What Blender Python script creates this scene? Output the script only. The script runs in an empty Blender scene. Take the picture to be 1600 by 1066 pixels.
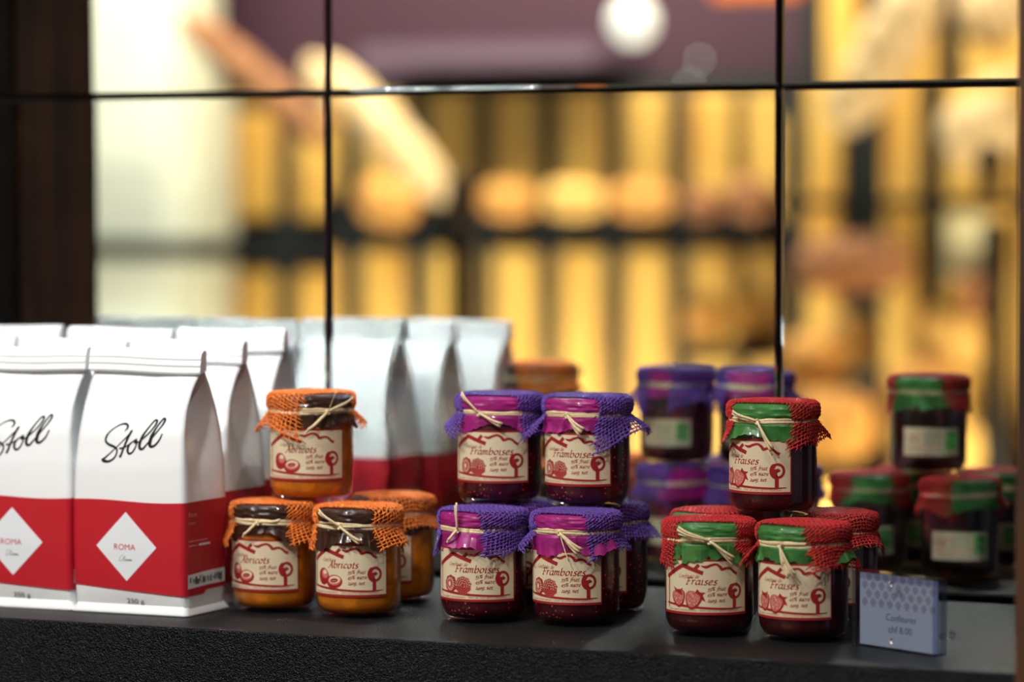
import bpy, math, random
import numpy as np
from mathutils import Vector, Matrix
PI = math.pi
rnd = random.Random(7)
C = bpy.context.scene.collection
sc = bpy.context.scene

# ------------------------------------------------------------------ camera
F_PX = 5270.2
CAM = np.array([1.0901, -2.6200, 0.3227])
YAW, PIT, ROL = 0.40639, 0.04181, -0.0013
def cam_axes():
    cy, sy = math.cos(YAW), math.sin(YAW)
    fwd = np.array([-sy*math.cos(PIT), cy*math.cos(PIT), -math.sin(PIT)])
    rt = np.array([cy, sy, 0.0]); up = np.cross(rt, fwd)
    cr, sr = math.cos(ROL), math.sin(ROL)
    return cr*rt+sr*up, -sr*rt+cr*up, fwd
RT, UP, FWD = cam_axes()
cd = bpy.data.cameras.new('camera'); cam = bpy.data.objects.new('camera', cd); C.objects.link(cam)
M = Matrix(((RT[0], UP[0], -FWD[0], CAM[0]), (RT[1], UP[1], -FWD[1], CAM[1]), (RT[2], UP[2], -FWD[2], CAM[2]), (0, 0, 0, 1)))
cam.matrix_world = M
cd.sensor_width = 36; cd.lens = F_PX/1600*36; cd.clip_start = .05; cd.clip_end = 60
cd.dof.use_dof = True; cd.dof.focus_distance = 2.53; cd.dof.aperture_fstop = 2.9; cd.dof.aperture_blades = 9
sc.camera = cam
def ray(px, py): return FWD*F_PX + RT*(px-800) - UP*(py-533)
def at(px, py, Y):                      # point on the plane y = Y that the photograph shows at (px, py)
    r = ray(px, py); t = (Y-CAM[1])/r[1]; return CAM + t*r
def behind(px, py, Y):                  # the real place (in the shop behind the camera) of something the mirror shows at (px, py)
    p = at(px, py, Y); return np.array([p[0], -p[1], p[2]])

# ------------------------------------------------------------------ world, lights, exposure
sc.view_settings.view_transform = 'Standard'; sc.view_settings.look = 'None'
sc.view_settings.gamma = 1; sc.view_settings.use_curve_mapping = False
sc.view_settings.exposure = 0.0
w = bpy.data.worlds.new('world'); sc.world = w; w.use_nodes = True
w.node_tree.nodes['Background'].inputs[0].default_value = (.80, .85, 1, 1)
w.node_tree.nodes['Background'].inputs[1].default_value = .14
def aim(o, target):
    o.rotation_euler = (Vector(target)-o.location).to_track_quat('-Z', 'Y').to_euler()
def spot(name, loc, tgt, energy, col, size, ang=40, blend=.4):
    l = bpy.data.lights.new(name, 'SPOT'); l.energy = energy; l.color = col; l.shadow_soft_size = size
    l.spot_size = math.radians(ang); l.spot_blend = blend
    o = bpy.data.objects.new(name, l); C.objects.link(o); o.location = loc; aim(o, tgt); return o
def area(name, loc, tgt, energy, col, sx, sy):
    l = bpy.data.lights.new(name, 'AREA'); l.shape = 'RECTANGLE'; l.size = sx; l.size_y = sy; l.energy = energy; l.color = col
    o = bpy.data.objects.new(name, l); C.objects.link(o); o.location = loc; aim(o, tgt); return o
spot('spotlight_left', (-.75, -1.35, 1.60), (-.05, -.25, .05), 84, (1, .965, .92), .06, 52)
spot('spotlight_middle', (-.05, -1.55, 1.45), (.2, -.25, .05), 64, (1, .965, .92), .06, 46)
spot('spotlight_right', (1.0, -1.25, 1.8), (.1, -.25, .05), 30, (1, .92, .82), .022, 55)
spot('spotlight_bags', (-.45, -1.6, 1.9), (-.3, -.3, .14), 32, (.92, .96, 1), .03, 22)
spot('bag_back_fill', (-.36, -.03, 1.0), (-.33, -.14, .1), 17, (.90, .97, 1), .02, 46)  # added lamp in place of spotlight bounced off the mirror onto bag backs
area('ceiling_light', (.3, -2.6, 2.3), (.1, -.3, .1), 7, (.90, .95, 1), 1.2, .8)
# shop lighting over the bread shelves, plus fill lamps added out of view
area('bread_strip_light', (-1.9, -4.30, 1.72), (-2.0, -5.05, .3), 118, (1, .88, .66), 2.6, .12)
area('bread_strip_light_right', (-.2, -3.75, 1.60), (-.30, -4.75, .0), 16, (1, .84, .60), 1.2, .12)
area('lower_rack_fill_right', (-.1, -3.5, -.5), (-.4, -4.6, .0), 42, (1, .84, .56), 1.0, .12)  # fill added below the view to brighten the low bread heap
area('lower_rack_fill', (-1.9, -4.25, -.55), (-2.0, -5.1, .0), 40, (1, .88, .64), 2.6, .12)  # unseen fill from below, added to lift the lower slats
spot('shop_fill_spot', (-2.2, -2.4, 2.35), (-2.6, -1.6, 0), 45, (1, .95, .88), .05, 120)  # added fill, brightens the floor that the tile bevels reflect
area('pillar_light', (-2.3, -3.2, 1.3), (-2.95, -4.4, .2), 12, (.92, 1, .94), .5, .3)

# ------------------------------------------------------------------ mesh helpers
class MB:
    def __init__(s): s.v = []; s.f = []; s.m = []; s.n = 0
    def add(s, V, Fc, mi=0):
        V = np.asarray(V, float).reshape(-1, 3)
        s.v.append(V); b = s.n
        for f in Fc: s.f.append([i+b for i in f]); s.m.append(mi)
        s.n += len(V)
    def grid(s, P, mi=0, cu=False, cv=False):         # P (nu,nv,3)
        nu, nv = P.shape[:2]; F = []
        for i in range(nu-(0 if cu else 1)):
            for j in range(nv-(0 if cv else 1)):
                i2, j2 = (i+1) % nu, (j+1) % nv
                F.append((i*nv+j, i2*nv+j, i2*nv+j2, i*nv+j2))
        s.add(P.reshape(-1, 3), F, mi)
    def tube(s, path, r, n=6, mi=0, flat=1.0, up=None, cap=True):
        P = np.asarray(path, float); N = len(P); r = np.broadcast_to(np.asarray(r, float), (N,))
        T = np.gradient(P, axis=0); T /= np.linalg.norm(T, axis=1)[:, None]+1e-12
        if up is None:
            up = np.tile([0, 0, 1.], (N, 1)); bad = np.abs(T[:, 2]) > .9; up[bad] = (1, 0, 0)
        up = np.broadcast_to(np.asarray(up, float), (N, 3))
        S = np.cross(T, up); S /= np.linalg.norm(S, axis=1)[:, None]+1e-12; U = np.cross(S, T)
        a = np.arange(n)*2*PI/n
        G = P[:, None]+r[:, None, None]*(np.cos(a)[None, :, None]*S[:, None]+flat*np.sin(a)[None, :, None]*U[:, None])
        b = s.n
        s.grid(G, mi, cv=True)
        if cap:
            s.f.append([b+i for i in range(n)]); s.m.append(mi)
            s.f.append([b+(N-1)*n+i for i in reversed(range(n))]); s.m.append(mi)
    def lathe(s, prof, n=64, mi=0):
        a = np.arange(n)*2*PI/n
        P = np.array([[(r*math.sin(t), -r*math.cos(t), z) for t in a] for r, z in prof]); s.grid(P, mi, cv=True)
    def box(s, lo, hi, mi=0):
        x0, y0, z0 = lo; x1, y1, z1 = hi
        s.add([(x0,y0,z0),(x1,y0,z0),(x1,y1,z0),(x0,y1,z0),(x0,y0,z1),(x1,y0,z1),(x1,y1,z1),(x0,y1,z1)],
              [(3,2,1,0),(4,5,6,7),(0,1,5,4),(1,2,6,5),(2,3,7,6),(3,0,4,7)], mi)
    def mesh(s, name, mats, smooth=True):
        V = np.concatenate(s.v) if s.v else np.zeros((0, 3))
        me = bpy.data.meshes.new(name); me.from_pydata(V.tolist(), [], s.f)
        for m in (mats if isinstance(mats, (list, tuple)) else [mats]): me.materials.append(m)
        me.polygons.foreach_set('material_index', s.m); me.polygons.foreach_set('use_smooth', [smooth]*len(s.f))
        me.update(); return me
    def build(s, name, mats, parent=None, smooth=True, loc=None):
        return put(name, s.mesh(name, mats, smooth), parent, loc)
def put(name, me, parent=None, loc=None):
    o = bpy.data.objects.new(name, me); C.objects.link(o)
    if parent is not None: o.parent = parent
    if loc is not None: o.location = loc
    return o
def tag(o, label=None, cat=None, group=None, kind=None):
    if label: o['label'] = label
    if cat: o['category'] = cat
    if group: o['group'] = group
    if kind: o['kind'] = kind
    return o
def empty(name, loc, rz=0):
    o = bpy.data.objects.new(name, None); C.objects.link(o); o.location = loc; o.rotation_euler = (0, 0, rz)
    o.empty_display_size = .02; return o
def bevel(o, wd, seg=2):
    m = o.modifiers.new('bevel', 'BEVEL'); m.width = wd; m.segments = seg; m.limit_method = 'ANGLE'; m.angle_limit = math.radians(40)
    return o

# ------------------------------------------------------------------ materials
def mat(name, col, rough=.5, metal=0, bump=0, bscale=200, var=0, vscale=30, coat=0, trans=0, sss=0, sheen=0, ior=1.45, spec=.5, sub=None, bdist=.001):
    m = bpy.data.materials.new(name); m.use_nodes = True; nt = m.node_tree; b = nt.nodes['Principled BSDF']
    b.inputs['Base Color'].default_value = (*col, 1); b.inputs['Roughness'].default_value = rough
    b.inputs['Metallic'].default_value = metal; b.inputs['IOR'].default_value = ior
    b.inputs['Specular IOR Level'].default_value = spec
    b.inputs['Coat Weight'].default_value = coat; b.inputs['Coat Roughness'].default_value = .05
    b.inputs['Transmission Weight'].default_value = trans
    if sss:
        b.inputs['Subsurface Weight'].default_value = sss; b.inputs['Subsurface Radius'].default_value = sub or (.01, .004, .001)
        b.inputs['Subsurface Scale'].default_value = 1.0
    b.inputs['Sheen Weight'].default_value = sheen
    tc = nt.nodes.new('ShaderNodeTexCoord')
    if var:
        n = nt.nodes.new('ShaderNodeTexNoise'); n.inputs['Scale'].default_value = vscale; n.inputs['Detail'].default_value = 4
        nt.links.new(tc.outputs['Object'], n.inputs['Vector'])
        r = nt.nodes.new('ShaderNodeValToRGB'); r.color_ramp.elements[0].position = .3; r.color_ramp.elements[1].position = .7
        r.color_ramp.elements[0].color = (*[max(0, c*(1-var)) for c in col], 1)
        r.color_ramp.elements[1].color = (*[min(1, c*(1+var)) for c in col], 1)
        nt.links.new(n.outputs['Fac'], r.inputs['Fac']); nt.links.new(r.outputs['Color'], b.inputs['Base Color'])
    if bump:
        n = nt.nodes.new('ShaderNodeTexNoise'); n.inputs['Scale'].default_value = bscale; n.inputs['Detail'].default_value = 3
        nt.links.new(tc.outputs['Object'], n.inputs['Vector'])
        bp = nt.nodes.new('ShaderNodeBump'); bp.inputs['Strength'].default_value = bump; bp.inputs['Distance'].default_value = bdist
        nt.links.new(n.outputs['Fac'], bp.inputs['Height']); nt.links.new(bp.outputs['Normal'], b.inputs['Normal'])
    return m
def lin(r, g, b): return tuple((c/255/12.92 if c/255 <= .04045 else ((c/255+.055)/1.055)**2.4) for c in (r, g, b))

def clear(name, tint=(1, 1, 1), ior=1.5, rough=.02, lo=0.0):   # thin clear glass: see-through with a Fresnel sheen
    m = bpy.data.materials.new(name); m.use_nodes = True; nt = m.node_tree; nt.nodes.clear()
    o = nt.nodes.new('ShaderNodeOutputMaterial'); mx = nt.nodes.new('ShaderNodeMixShader')
    t = nt.nodes.new('ShaderNodeBsdfTransparent'); t.inputs[0].default_value = (*tint, 1)
    g = nt.nodes.new('ShaderNodeBsdfGlossy'); g.inputs['Roughness'].default_value = rough
    f = nt.nodes.new('ShaderNodeFresnel'); f.inputs['IOR'].default_value = ior
    gm = nt.nodes.new('ShaderNodeNewGeometry'); iv = nt.nodes.new('ShaderNodeMix'); iv.data_type = 'FLOAT'
    iv.inputs[2].default_value = ior; iv.inputs[3].default_value = 1/ior; nt.links.new(gm.outputs['Backfacing'], iv.inputs[0]); nt.links.new(iv.outputs[0], f.inputs['IOR'])
    nt.links.new(f.outputs[0], mx.inputs[0]); nt.links.new(t.outputs[0], mx.inputs[1]); nt.links.new(g.outputs[0], mx.inputs[2])
    nt.links.new(mx.outputs[0], o.inputs[0]); return m

GLASS = clear('clear_glass', ior=1.42)
def jam_mat(name, base, seeds=None, rough=.35, sss=0, sub=None, sdens=260, thr=.22):
    m = mat(name, base, rough, bump=.25, bscale=160, var=.35, vscale=90, sss=sss, sub=sub, coat=.3)
    if seeds:
        nt = m.node_tree; b = nt.nodes['Principled BSDF']; src = b.inputs['Base Color'].links[0].from_socket
        tc = nt.nodes.new('ShaderNodeTexCoord'); v = nt.nodes.new('ShaderNodeTexVoronoi'); v.inputs['Scale'].default_value = sdens
        nt.links.new(tc.outputs['Object'], v.inputs['Vector'])
        lt = nt.nodes.new('ShaderNodeMath'); lt.operation = 'LESS_THAN'; lt.inputs[1].default_value = thr
        nt.links.new(v.outputs['Distance'], lt.inputs[0])
        gt = nt.nodes.new('ShaderNodeMath'); gt.operation = 'GREATER_THAN'; gt.inputs[1].default_value = .62
        sp = nt.nodes.new('ShaderNodeSeparateColor'); nt.links.new(v.outputs['Color'], sp.inputs[0]); nt.links.new(sp.outputs[0], gt.inputs[0])
        mu = nt.nodes.new('ShaderNodeMath'); mu.operation = 'MULTIPLY'; nt.links.new(lt.outputs[0], mu.inputs[0]); nt.links.new(gt.outputs[0], mu.inputs[1])
        mx = nt.nodes.new('ShaderNodeMix'); mx.data_type = 'RGBA'; nt.links.new(mu.outputs[0], mx.inputs[0])
        nt.links.new(src, mx.inputs[6]); mx.inputs[7].default_value = (*seeds, 1)
        nt.links.new(mx.outputs[2], b.inputs['Base Color'])
    return m
JAM = {'A': jam_mat('apricot_jam', lin(186, 106, 12), sss=.35, sub=(.012, .005, .0008)),
       'F': jam_mat('raspberry_jam', lin(58, 5, 18), seeds=lin(205, 70, 60), sdens=330, thr=.26),
       'S': jam_mat('strawberry_jam', lin(50, 7, 12), seeds=lin(96, 26, 24), sdens=420, thr=.2)}
PAPER = mat('label_paper', lin(210, 196, 164), .62, var=.04, vscale=60)
INK = mat('label_red_ink', lin(146, 24, 30), .5)
MID = mat('label_halftone_ink', lin(190, 104, 92), .6)
GREENINK = mat('label_green_ink', lin(70, 165, 75), .5)
GREYINK = mat('label_grey_ink', lin(120, 118, 100), .6)
def cloth_mat(name, col): return mat(name, col, .75, var=.32, vscale=260, sheen=.08, bump=.5, bscale=1800, bdist=.0004)
BURLAP = {'A': cloth_mat('orange_burlap', lin(242, 122, 36)), 'F': cloth_mat('purple_burlap', lin(92, 60, 150)), 'S': cloth_mat('red_burlap', lin(178, 19, 22))}
def tissue_mat(name, col, rough): 
    m = mat(name, col, rough, bump=.35, bscale=120, var=.34, vscale=60, coat=.5, bdist=.0012)
    nt = m.node_tree; b = nt.nodes['Principled BSDF']; o = nt.nodes['Material Output']
    tr = nt.nodes.new('ShaderNodeBsdfTranslucent'); tr.inputs[0].default_value = (*[min(1, c*1.5) for c in col], 1)
    mx = nt.nodes.new('ShaderNodeMixShader'); mx.inputs[0].default_value = .38
    nt.links.new(b.outputs[0], mx.inputs[1]); nt.links.new(tr.outputs[0], mx.inputs[2]); nt.links.new(mx.outputs[0], o.inputs[0])
    return m
TISSUE = {'A': tissue_mat('brown_tissue', lin(72, 48, 38), .3), 'F': tissue_mat('magenta_tissue', lin(182, 46, 140), .38), 'S': tissue_mat('green_tissue', lin(78, 146, 76), .36)}
RAFFIA = mat('raffia', lin(222, 200, 158), .55, var=.14, vscale=400, bump=.3, bscale=900, bdist=.0003)
BAGPAPER = mat('white_bag_paper', lin(232, 236, 238), .42, bump=.12, bscale=35, bdist=.004, coat=.08)
REDBAND = mat('red_band_paper', lin(186, 24, 40), .5, bump=.2, bscale=900, bdist=.0003)
BLACKINK = mat('black_ink', lin(18, 22, 26), .3)
WHITEINK = mat('white_print', lin(226, 232, 238), .5)
PINKINK = mat('pale_pink_print', lin(226, 150, 155), .5)
REDINK = mat('red_print', lin(196, 40, 44), .5)
ACRYL = clear('clear_acrylic', tint=(.96, .98, 1), ior=1.45)
ACRYLEDGE = clear('acrylic_edge', tint=(.45, .52, .68), ior=1.5, rough=.1)
CARD = mat('card_paper', lin(138, 146, 164), .6)
CARDPAT = mat('card_pattern_ink', lin(116, 114, 134), .6)
STEEL = mat('steel', (.6, .6, .6), .25, metal=1)
MIRROR = mat('mirror_silver', (.80, .85, .835), .0, metal=1)
def wood_mat(name, c1, c2, sc_=(6, 6, .8), rough=.6):
    m = bpy.data.materials.new(name); m.use_nodes = True; nt = m.node_tree; b = nt.nodes['Principled BSDF']
    tc = nt.nodes.new('ShaderNodeTexCoord'); mp = nt.nodes.new('ShaderNodeMapping'); mp.inputs['Scale'].default_value = sc_
    n = nt.nodes.new('ShaderNodeTexNoise'); n.inputs['Scale'].default_value = 4; n.inputs['Detail'].default_value = 6
    r = nt.nodes.new('ShaderNodeValToRGB'); r.color_ramp.elements[0].position = .35; r.color_ramp.elements[1].position = .65
    r.color_ramp.elements[0].color = (*c1, 1); r.color_ramp.elements[1].color = (*c2, 1)
    nt.links.new(tc.outputs['Object'], mp.inputs[0]); nt.links.new(mp.outputs[0], n.inputs['Vector']); nt.links.new(n.outputs['Fac'], r.inputs[0])
    nt.links.new(r.outputs[0], b.inputs['Base Color']); b.inputs['Roughness'].default_value = rough
    bp = nt.nodes.new('ShaderNodeBump'); bp.inputs['Strength'].default_value = .4; bp.inputs['Distance'].default_value = .004
    nt.links.new(n.outputs['Fac'], bp.inputs['Height']); nt.links.new(bp.outputs[0], b.inputs['Normal'])
    return m
OLDWOOD = wood_mat('old_brown_wood', lin(34, 20, 10), lin(92, 56, 24))
DARKWOOD = wood_mat('dark_old_wood', lin(14, 9, 6), lin(40, 26, 14))
SLATWOOD = wood_mat('yellow_pine', lin(218, 160, 70), lin(246, 200, 104), rough=.5)
def shelf_mat():
    m = mat('black_textured_paint', lin(8, 11, 15), .44, spec=.3)
    nt = m.node_tree; b = nt.nodes['Principled BSDF']; tc = nt.nodes['Texture Coordinate']
    n1 = nt.nodes.new('ShaderNodeTexNoise'); n1.inputs['Scale'].default_value = 340; n1.inputs['Detail'].default_value = 2
    n2 = nt.nodes.new('ShaderNodeTexNoise'); n2.inputs['Scale'].default_value = 900; n2.inputs['Detail'].default_value = 1
    ad = nt.nodes.new('ShaderNodeMath'); ad.operation = 'MULTIPLY_ADD'; ad.inputs[1].default_value = 1.6
    nt.links.new(tc.outputs['Object'], n1.inputs['Vector']); nt.links.new(tc.outputs['Object'], n2.inputs['Vector'])
    nt.links.new(n2.outputs[0], ad.inputs[0]); nt.links.new(n1.outputs[0], ad.inputs[2])
    bp = nt.nodes.new('ShaderNodeBump'); bp.inputs['Strength'].default_value = 1.0; bp.inputs['Distance'].default_value = .0013
    nt.links.new(ad.outputs[0], bp.inputs['Height']); nt.links.new(bp.outputs[0], b.inputs['Normal'])
    return m
SHELF = shelf_mat()
BLACK = mat('black_gap', lin(10, 12, 14), .6)
DARKWALL = mat('dark_slate_panel', lin(24, 40, 46), .7)
PLUM = mat('plum_wall', lin(64, 36, 54), .7)
LILAC = mat('lilac_ledge', lin(104, 84, 106), .6)
WHITEWALL = mat('white_plaster', lin(226, 232, 222), .7)
FLOORM = mat('grey_floor', lin(74, 78, 84), .5)
CEIL = mat('dark_ceiling', lin(52, 46, 46), .8)
BLACKMETAL = mat('black_metal', lin(16, 16, 20), .75, spec=.2)
BRONZE = mat('dark_bronze', lin(58, 42, 30), .4, metal=.4)
def bread_mat(name, c1, c2): return wood_mat(name, c1, c2, (9, 9, 9), .7)
BREAD = [bread_mat('golden_crust', lin(196, 122, 46), lin(240, 184, 96)), bread_mat('floury_crust', lin(206, 160, 104), lin(244, 222, 180)),
         bread_mat('brown_crust', lin(112, 66, 38), lin(180, 120, 74)), bread_mat('yellow_crust', lin(226, 160, 70), lin(255, 216, 130))]

# ------------------------------------------------------------------ the setting: shelf, mirror wall, posts, shop behind
FRONT = -.387
sh = MB(); sh.box((-.695, FRONT, -.14), (.70, .0, 0)); o = sh.build('display_shelf', SHELF, smooth=False); bevel(o, .0017, 2)
tag(o, 'black textured painted shelf that carries the bags and jars', 'shelf')
b = MB(); b.box((-1.6, .012, -1.0), (1.4, .10, 2.4)); tag(b.build('wall_back', BLACK, smooth=False), kind='structure')
b = MB(); b.box((-5.5, -6.3, -1.1), (4.5, .10, -1.0)); tag(b.build('floor', FLOORM, smooth=False), kind='structure')
b = MB(); b.box((-5.5, -6.3, 2.4), (4.5, .10, 2.5)); tag(b.build('ceiling', CEIL, smooth=False), kind='structure')
# mirror tiles: bevelled edges, thin black joints; every tile was glued at a very slightly different angle
def mirror_tile(x0, x1, z0, z1, lean, turn, label):
    wx, wz = (x1-x0)/2, (z1-z0)/2; ch, th = .0022, .004
    def ring(ix, iz, y): return [(-ix, y, -iz), (ix, y, -iz), (ix, y, iz), (-ix, y, iz)]
    V = ring(wx-ch, wz-ch, 0)+ring(wx, wz, .0009)+ring(wx, wz, th)
    Fc = [(0, 1, 2, 3)]+[(4+i, 4+(i+1) % 4, (i+1) % 4, i) for i in range(4)]+[(8+i, 8+(i+1) % 4, 4+(i+1) % 4, 4+i) for i in range(4)]+[(11, 10, 9, 8)]
    m = MB(); m.add(V, Fc, 0)
    for i in range(5, 9): m.m[i] = 1
    o = m.build('mirror_tile', [MIRROR, BLACK], smooth=False, loc=((x0+x1)/2, .002, (z0+z1)/2))
    o.rotation_euler = (lean, 0, turn)
    return tag(o, label, 'mirror', 'mirror tiles on the wall behind the jars')
G = .0017; XS = [-.62, -.2113, .2000, .611]; ZS = [.0035, .4153, .828]
LEAN = {(0, 0): -.0004, (1, 0): .0048, (2, 0): -.002, (0, 1): .003, (1, 1): .003, (2, 1): .003}
TURN = {(0, 0): 0, (1, 0): 0, (2, 0): .001, (0, 1): .003, (1, 1): 0, (2, 1): -.003}
NM = {(0, 0): 'mirror tile behind the coffee bags, left of the apricot jars', (1, 0): 'mirror tile in the middle, behind the raspberry jars',
      (2, 0): 'mirror tile at right, behind the strawberry jars and price card', (0, 1): 'cut off mirror tile at top left, above the coffee bags',
      (1, 1): 'mirror tile at top centre showing a round white glow', (2, 1): 'mirror tile in the top right corner beside the wooden post'}
for (i, j), l in NM.items():
    mirror_tile(XS[i]+G, XS[i+1]-G, ZS[j]+G*.8, ZS[j+1]-G*.8, LEAN[i, j], TURN[i, j], l)
m = mirror_tile(-1.03, XS[0]-G, ZS[0]+G, ZS[1]-G, 0, 0, 'end mirror tile beside the left timber post')
# right timber post (direct) and left timber jamb (seen in the mirror)
b = MB(); b.box((.5275, FRONT-.10, -1.0), (.66, FRONT-.004, 1.4)); o = b.build('wooden_post', OLDWOOD, smooth=False); bevel(o, .002)
tag(o, 'brown wooden post along the right edge, at the end of the shelf', 'post')
b = MB(); b.box((-.80, FRONT-.052, -1.0), (-.697, FRONT+.10, 1.4)); o = b.build('wooden_post', OLDWOOD, smooth=False); bevel(o, .003)
tag(o, 'old brown wooden post at the left end of the niche, mirrored at left', 'post')
b = MB(); b.box((-.80, FRONT+.101, -.0), (-.705, -.001, 1.4)); tag(b.build('wall_left', DARKWOOD, smooth=False), kind='structure')

# ------------------------------------------------------------------ lettering with a broad nib
GL = {
 'a': (.92, [[(.75,.85),(.5,1),(.2,.85),(.05,.4),(.2,.03),(.45,.1),(.74,.55)], [(.78,1),(.7,.2),(.82,0),(.98,.12)]]),
 'b': (.9, [[(.12,1.7),(.08,.25),(.3,0),(.62,.15),(.75,.6),(.58,.98),(.35,.9),(.1,.6)]]),
 'c': (.75, [[(.68,.85),(.45,1),(.15,.78),(.07,.35),(.28,0),(.68,.15)]]),
 'd': (.95, [[(.7,.85),(.5,1),(.2,.9),(.05,.45),(.2,.03),(.45,.05),(.72,.45)], [(.8,1.7),(.72,.2),(.85,0),(1,.1)]]),
 'e': (.78, [[(.1,.48),(.48,.58),(.66,.8),(.48,1),(.2,.85),(.07,.4),(.25,.02),(.68,.18)]]),
 'f': (.62, [[(.85,1.55),(.65,1.7),(.45,1.4),(.3,.5),(.15,-.35),(-.1,-.45)], [(.08,.95),(.62,.95)]]),
 'g': (.9, [[(.75,.85),(.5,1),(.2,.9),(.08,.5),(.3,.1),(.7,.5)], [(.78,1),(.68,0),(.45,-.5),(.05,-.42)]]),
 'i': (.48, [[(.05,.85),(.2,1),(.15,.2),(.26,0),(.42,.1)], [(.24,1.4),(.3,1.46)]]),
 'l': (.45, [[(.17,1.7),(.12,.2),(.25,0),(.42,.1)]]),
 'm': (1.25, [[(.02,.85),(.15,1),(.12,0)], [(.13,.6),(.38,.98),(.54,.85),(.5,0)], [(.52,.6),(.8,.98),(.96,.85),(.9,.12),(1.14,.1)]]),
 'n': (.9, [[(.02,.85),(.15,1),(.12,0)], [(.13,.6),(.4,.98),(.6,.85),(.56,.12),(.8,.1)]]),
 'o': (.88, [[(.45,1),(.15,.82),(.06,.4),(.3,0),(.62,.15),(.76,.6),(.6,.95),(.45,1)]]),
 'p': (.9, [[(.16,1),(.06,-.6)], [(.12,.7),(.4,1),(.7,.85),(.7,.35),(.42,0),(.1,.15)]]),
 'r': (.66, [[(.02,.85),(.15,1),(.12,0)], [(.13,.55),(.35,.96),(.62,.92)]]),
 's': (.68, [[(.58,.9),(.35,1),(.14,.8),(.32,.55),(.55,.28),(.38,.01),(.05,.1)]]),
 't': (.55, [[(.28,1.35),(.18,.2),(.33,0),(.52,.1)], [(.0,.96),(.52,.97)]]),
 'u': (.92, [[(.02,.88),(.14,1),(.1,.25),(.25,.02),(.5,.15),(.7,.6)], [(.76,1),(.7,.2),(.82,0),(.97,.1)]]),
 'v': (.8, [[(.03,.9),(.18,1),(.28,.1),(.34,0),(.6,.4),(.7,.85),(.58,1)]]),
 'C': (1.05, [[(.98,1.32),(.7,1.55),(.3,1.3),(.1,.7),(.28,.08),(.6,0),(.95,.22)]]),
 'F': (1.0, [[(.38,1.5),(.22,0)], [(.08,1.42),(.5,1.53),(1.02,1.5)], [(.3,.8),(.78,.82)], [(.02,0),(.42,0)], [(1.02,1.5),(1.0,1.3)]]),
 'A': (1.25, [[(-.02,0),(.2,.1),(.78,1.55)], [(.72,1.55),(1.0,.02)], [(.3,.55),(.88,.55)], [(.85,0),(1.15,0)], [(-.1,0),(.2,0)]]),
 'S': (.95, [[(.85,1.3),(.55,1.55),(.22,1.25),(.45,.8),(.75,.4),(.5,.02),(.08,.2)]]),
 'T': (.95, [[(.05,1.42),(1.05,1.5)], [(.56,1.48),(.42,0)]]),
 '5': (.68, [[(.62,.98),(.25,.95),(.14,.5),(.45,.42),(.58,.08),(.38,-.38),(.02,-.4)]]),
 '4': (.74, [[(.5,.98),(.0,.1),(.72,.1)], [(.55,.6),(.45,-.42)]]),
 '2': (.7, [[(.1,.8),(.3,1),(.55,.8),(.4,.4),(.05,.04),(.66,.04)]]),
 '0': (.78, [[(.4,1),(.12,.75),(.1,.3),(.35,0),(.62,.3),(.62,.75),(.4,1)]]),
 '%': (1.35, [[(.3,1.35),(.1,1.1),(.22,.8),(.45,.95),(.45,1.25),(.3,1.35),(1.1,1.35)], [(1.05,1.4),(.15,0)], [(.9,.55),(.7,.3),(.82,0),(1.05,.15),(1.05,.45),(.9,.55)]]),
 ',': (.35, [[(.15,.08),(.05,-.25)]]), '.': (.35, [[(.12,0),(.18,.06)]]), ' ': (.5, []), '*': (.5, [[(.15,.5),(.3,.5)]]),
 '`': (0, [[(-.5,1.5),(-.3,1.2)]]),
}
def spline(pts, n=5):
    P = [np.array(p, float) for p in pts]
    if len(P) < 3: 
        k = max(2, n); return np.array([P[0]+(P[1]-P[0])*i/k for i in range(k+1)])
    Q = [2*P[0]-P[1]]+P+[2*P[-1]-P[-2]]; out = []
    for i in range(1, len(Q)-2):
        a, b_, c, d = Q[i-1], Q[i], Q[i+1], Q[i+2]
        for k in range(n):
            t = k/n; out.append(.5*((2*b_)+(-a+c)*t+(2*a-5*b_+4*c-d)*t*t+(-a+3*b_-3*c+d)*t**3))
    out.append(P[-1]); return np.array(out)
def nib(P2, wd, ang, thin):             # list of quads (2D) of a broad pen stroke
    a = math.radians(ang); res = []
    for nx, ny, k in ((math.cos(a), math.sin(a), wd/2), (-math.sin(a), math.cos(a), thin/2)):
        res.append(np.stack([P2-np.array([nx, ny])*k, P2+np.array([nx, ny])*k], 1))
    return res
def ribbon(P, wd):                      # stroke with per point width
    P = np.asarray(P, float); T = np.gradient(P, axis=0); T /= np.linalg.norm(T, axis=1)[:, None]+1e-12
    N = np.stack([-T[:, 1], T[:, 0]], 1); wd = np.broadcast_to(wd, (len(P),))[:, None]/2
    return np.stack([P-N*wd, P+N*wd], 1)
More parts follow.
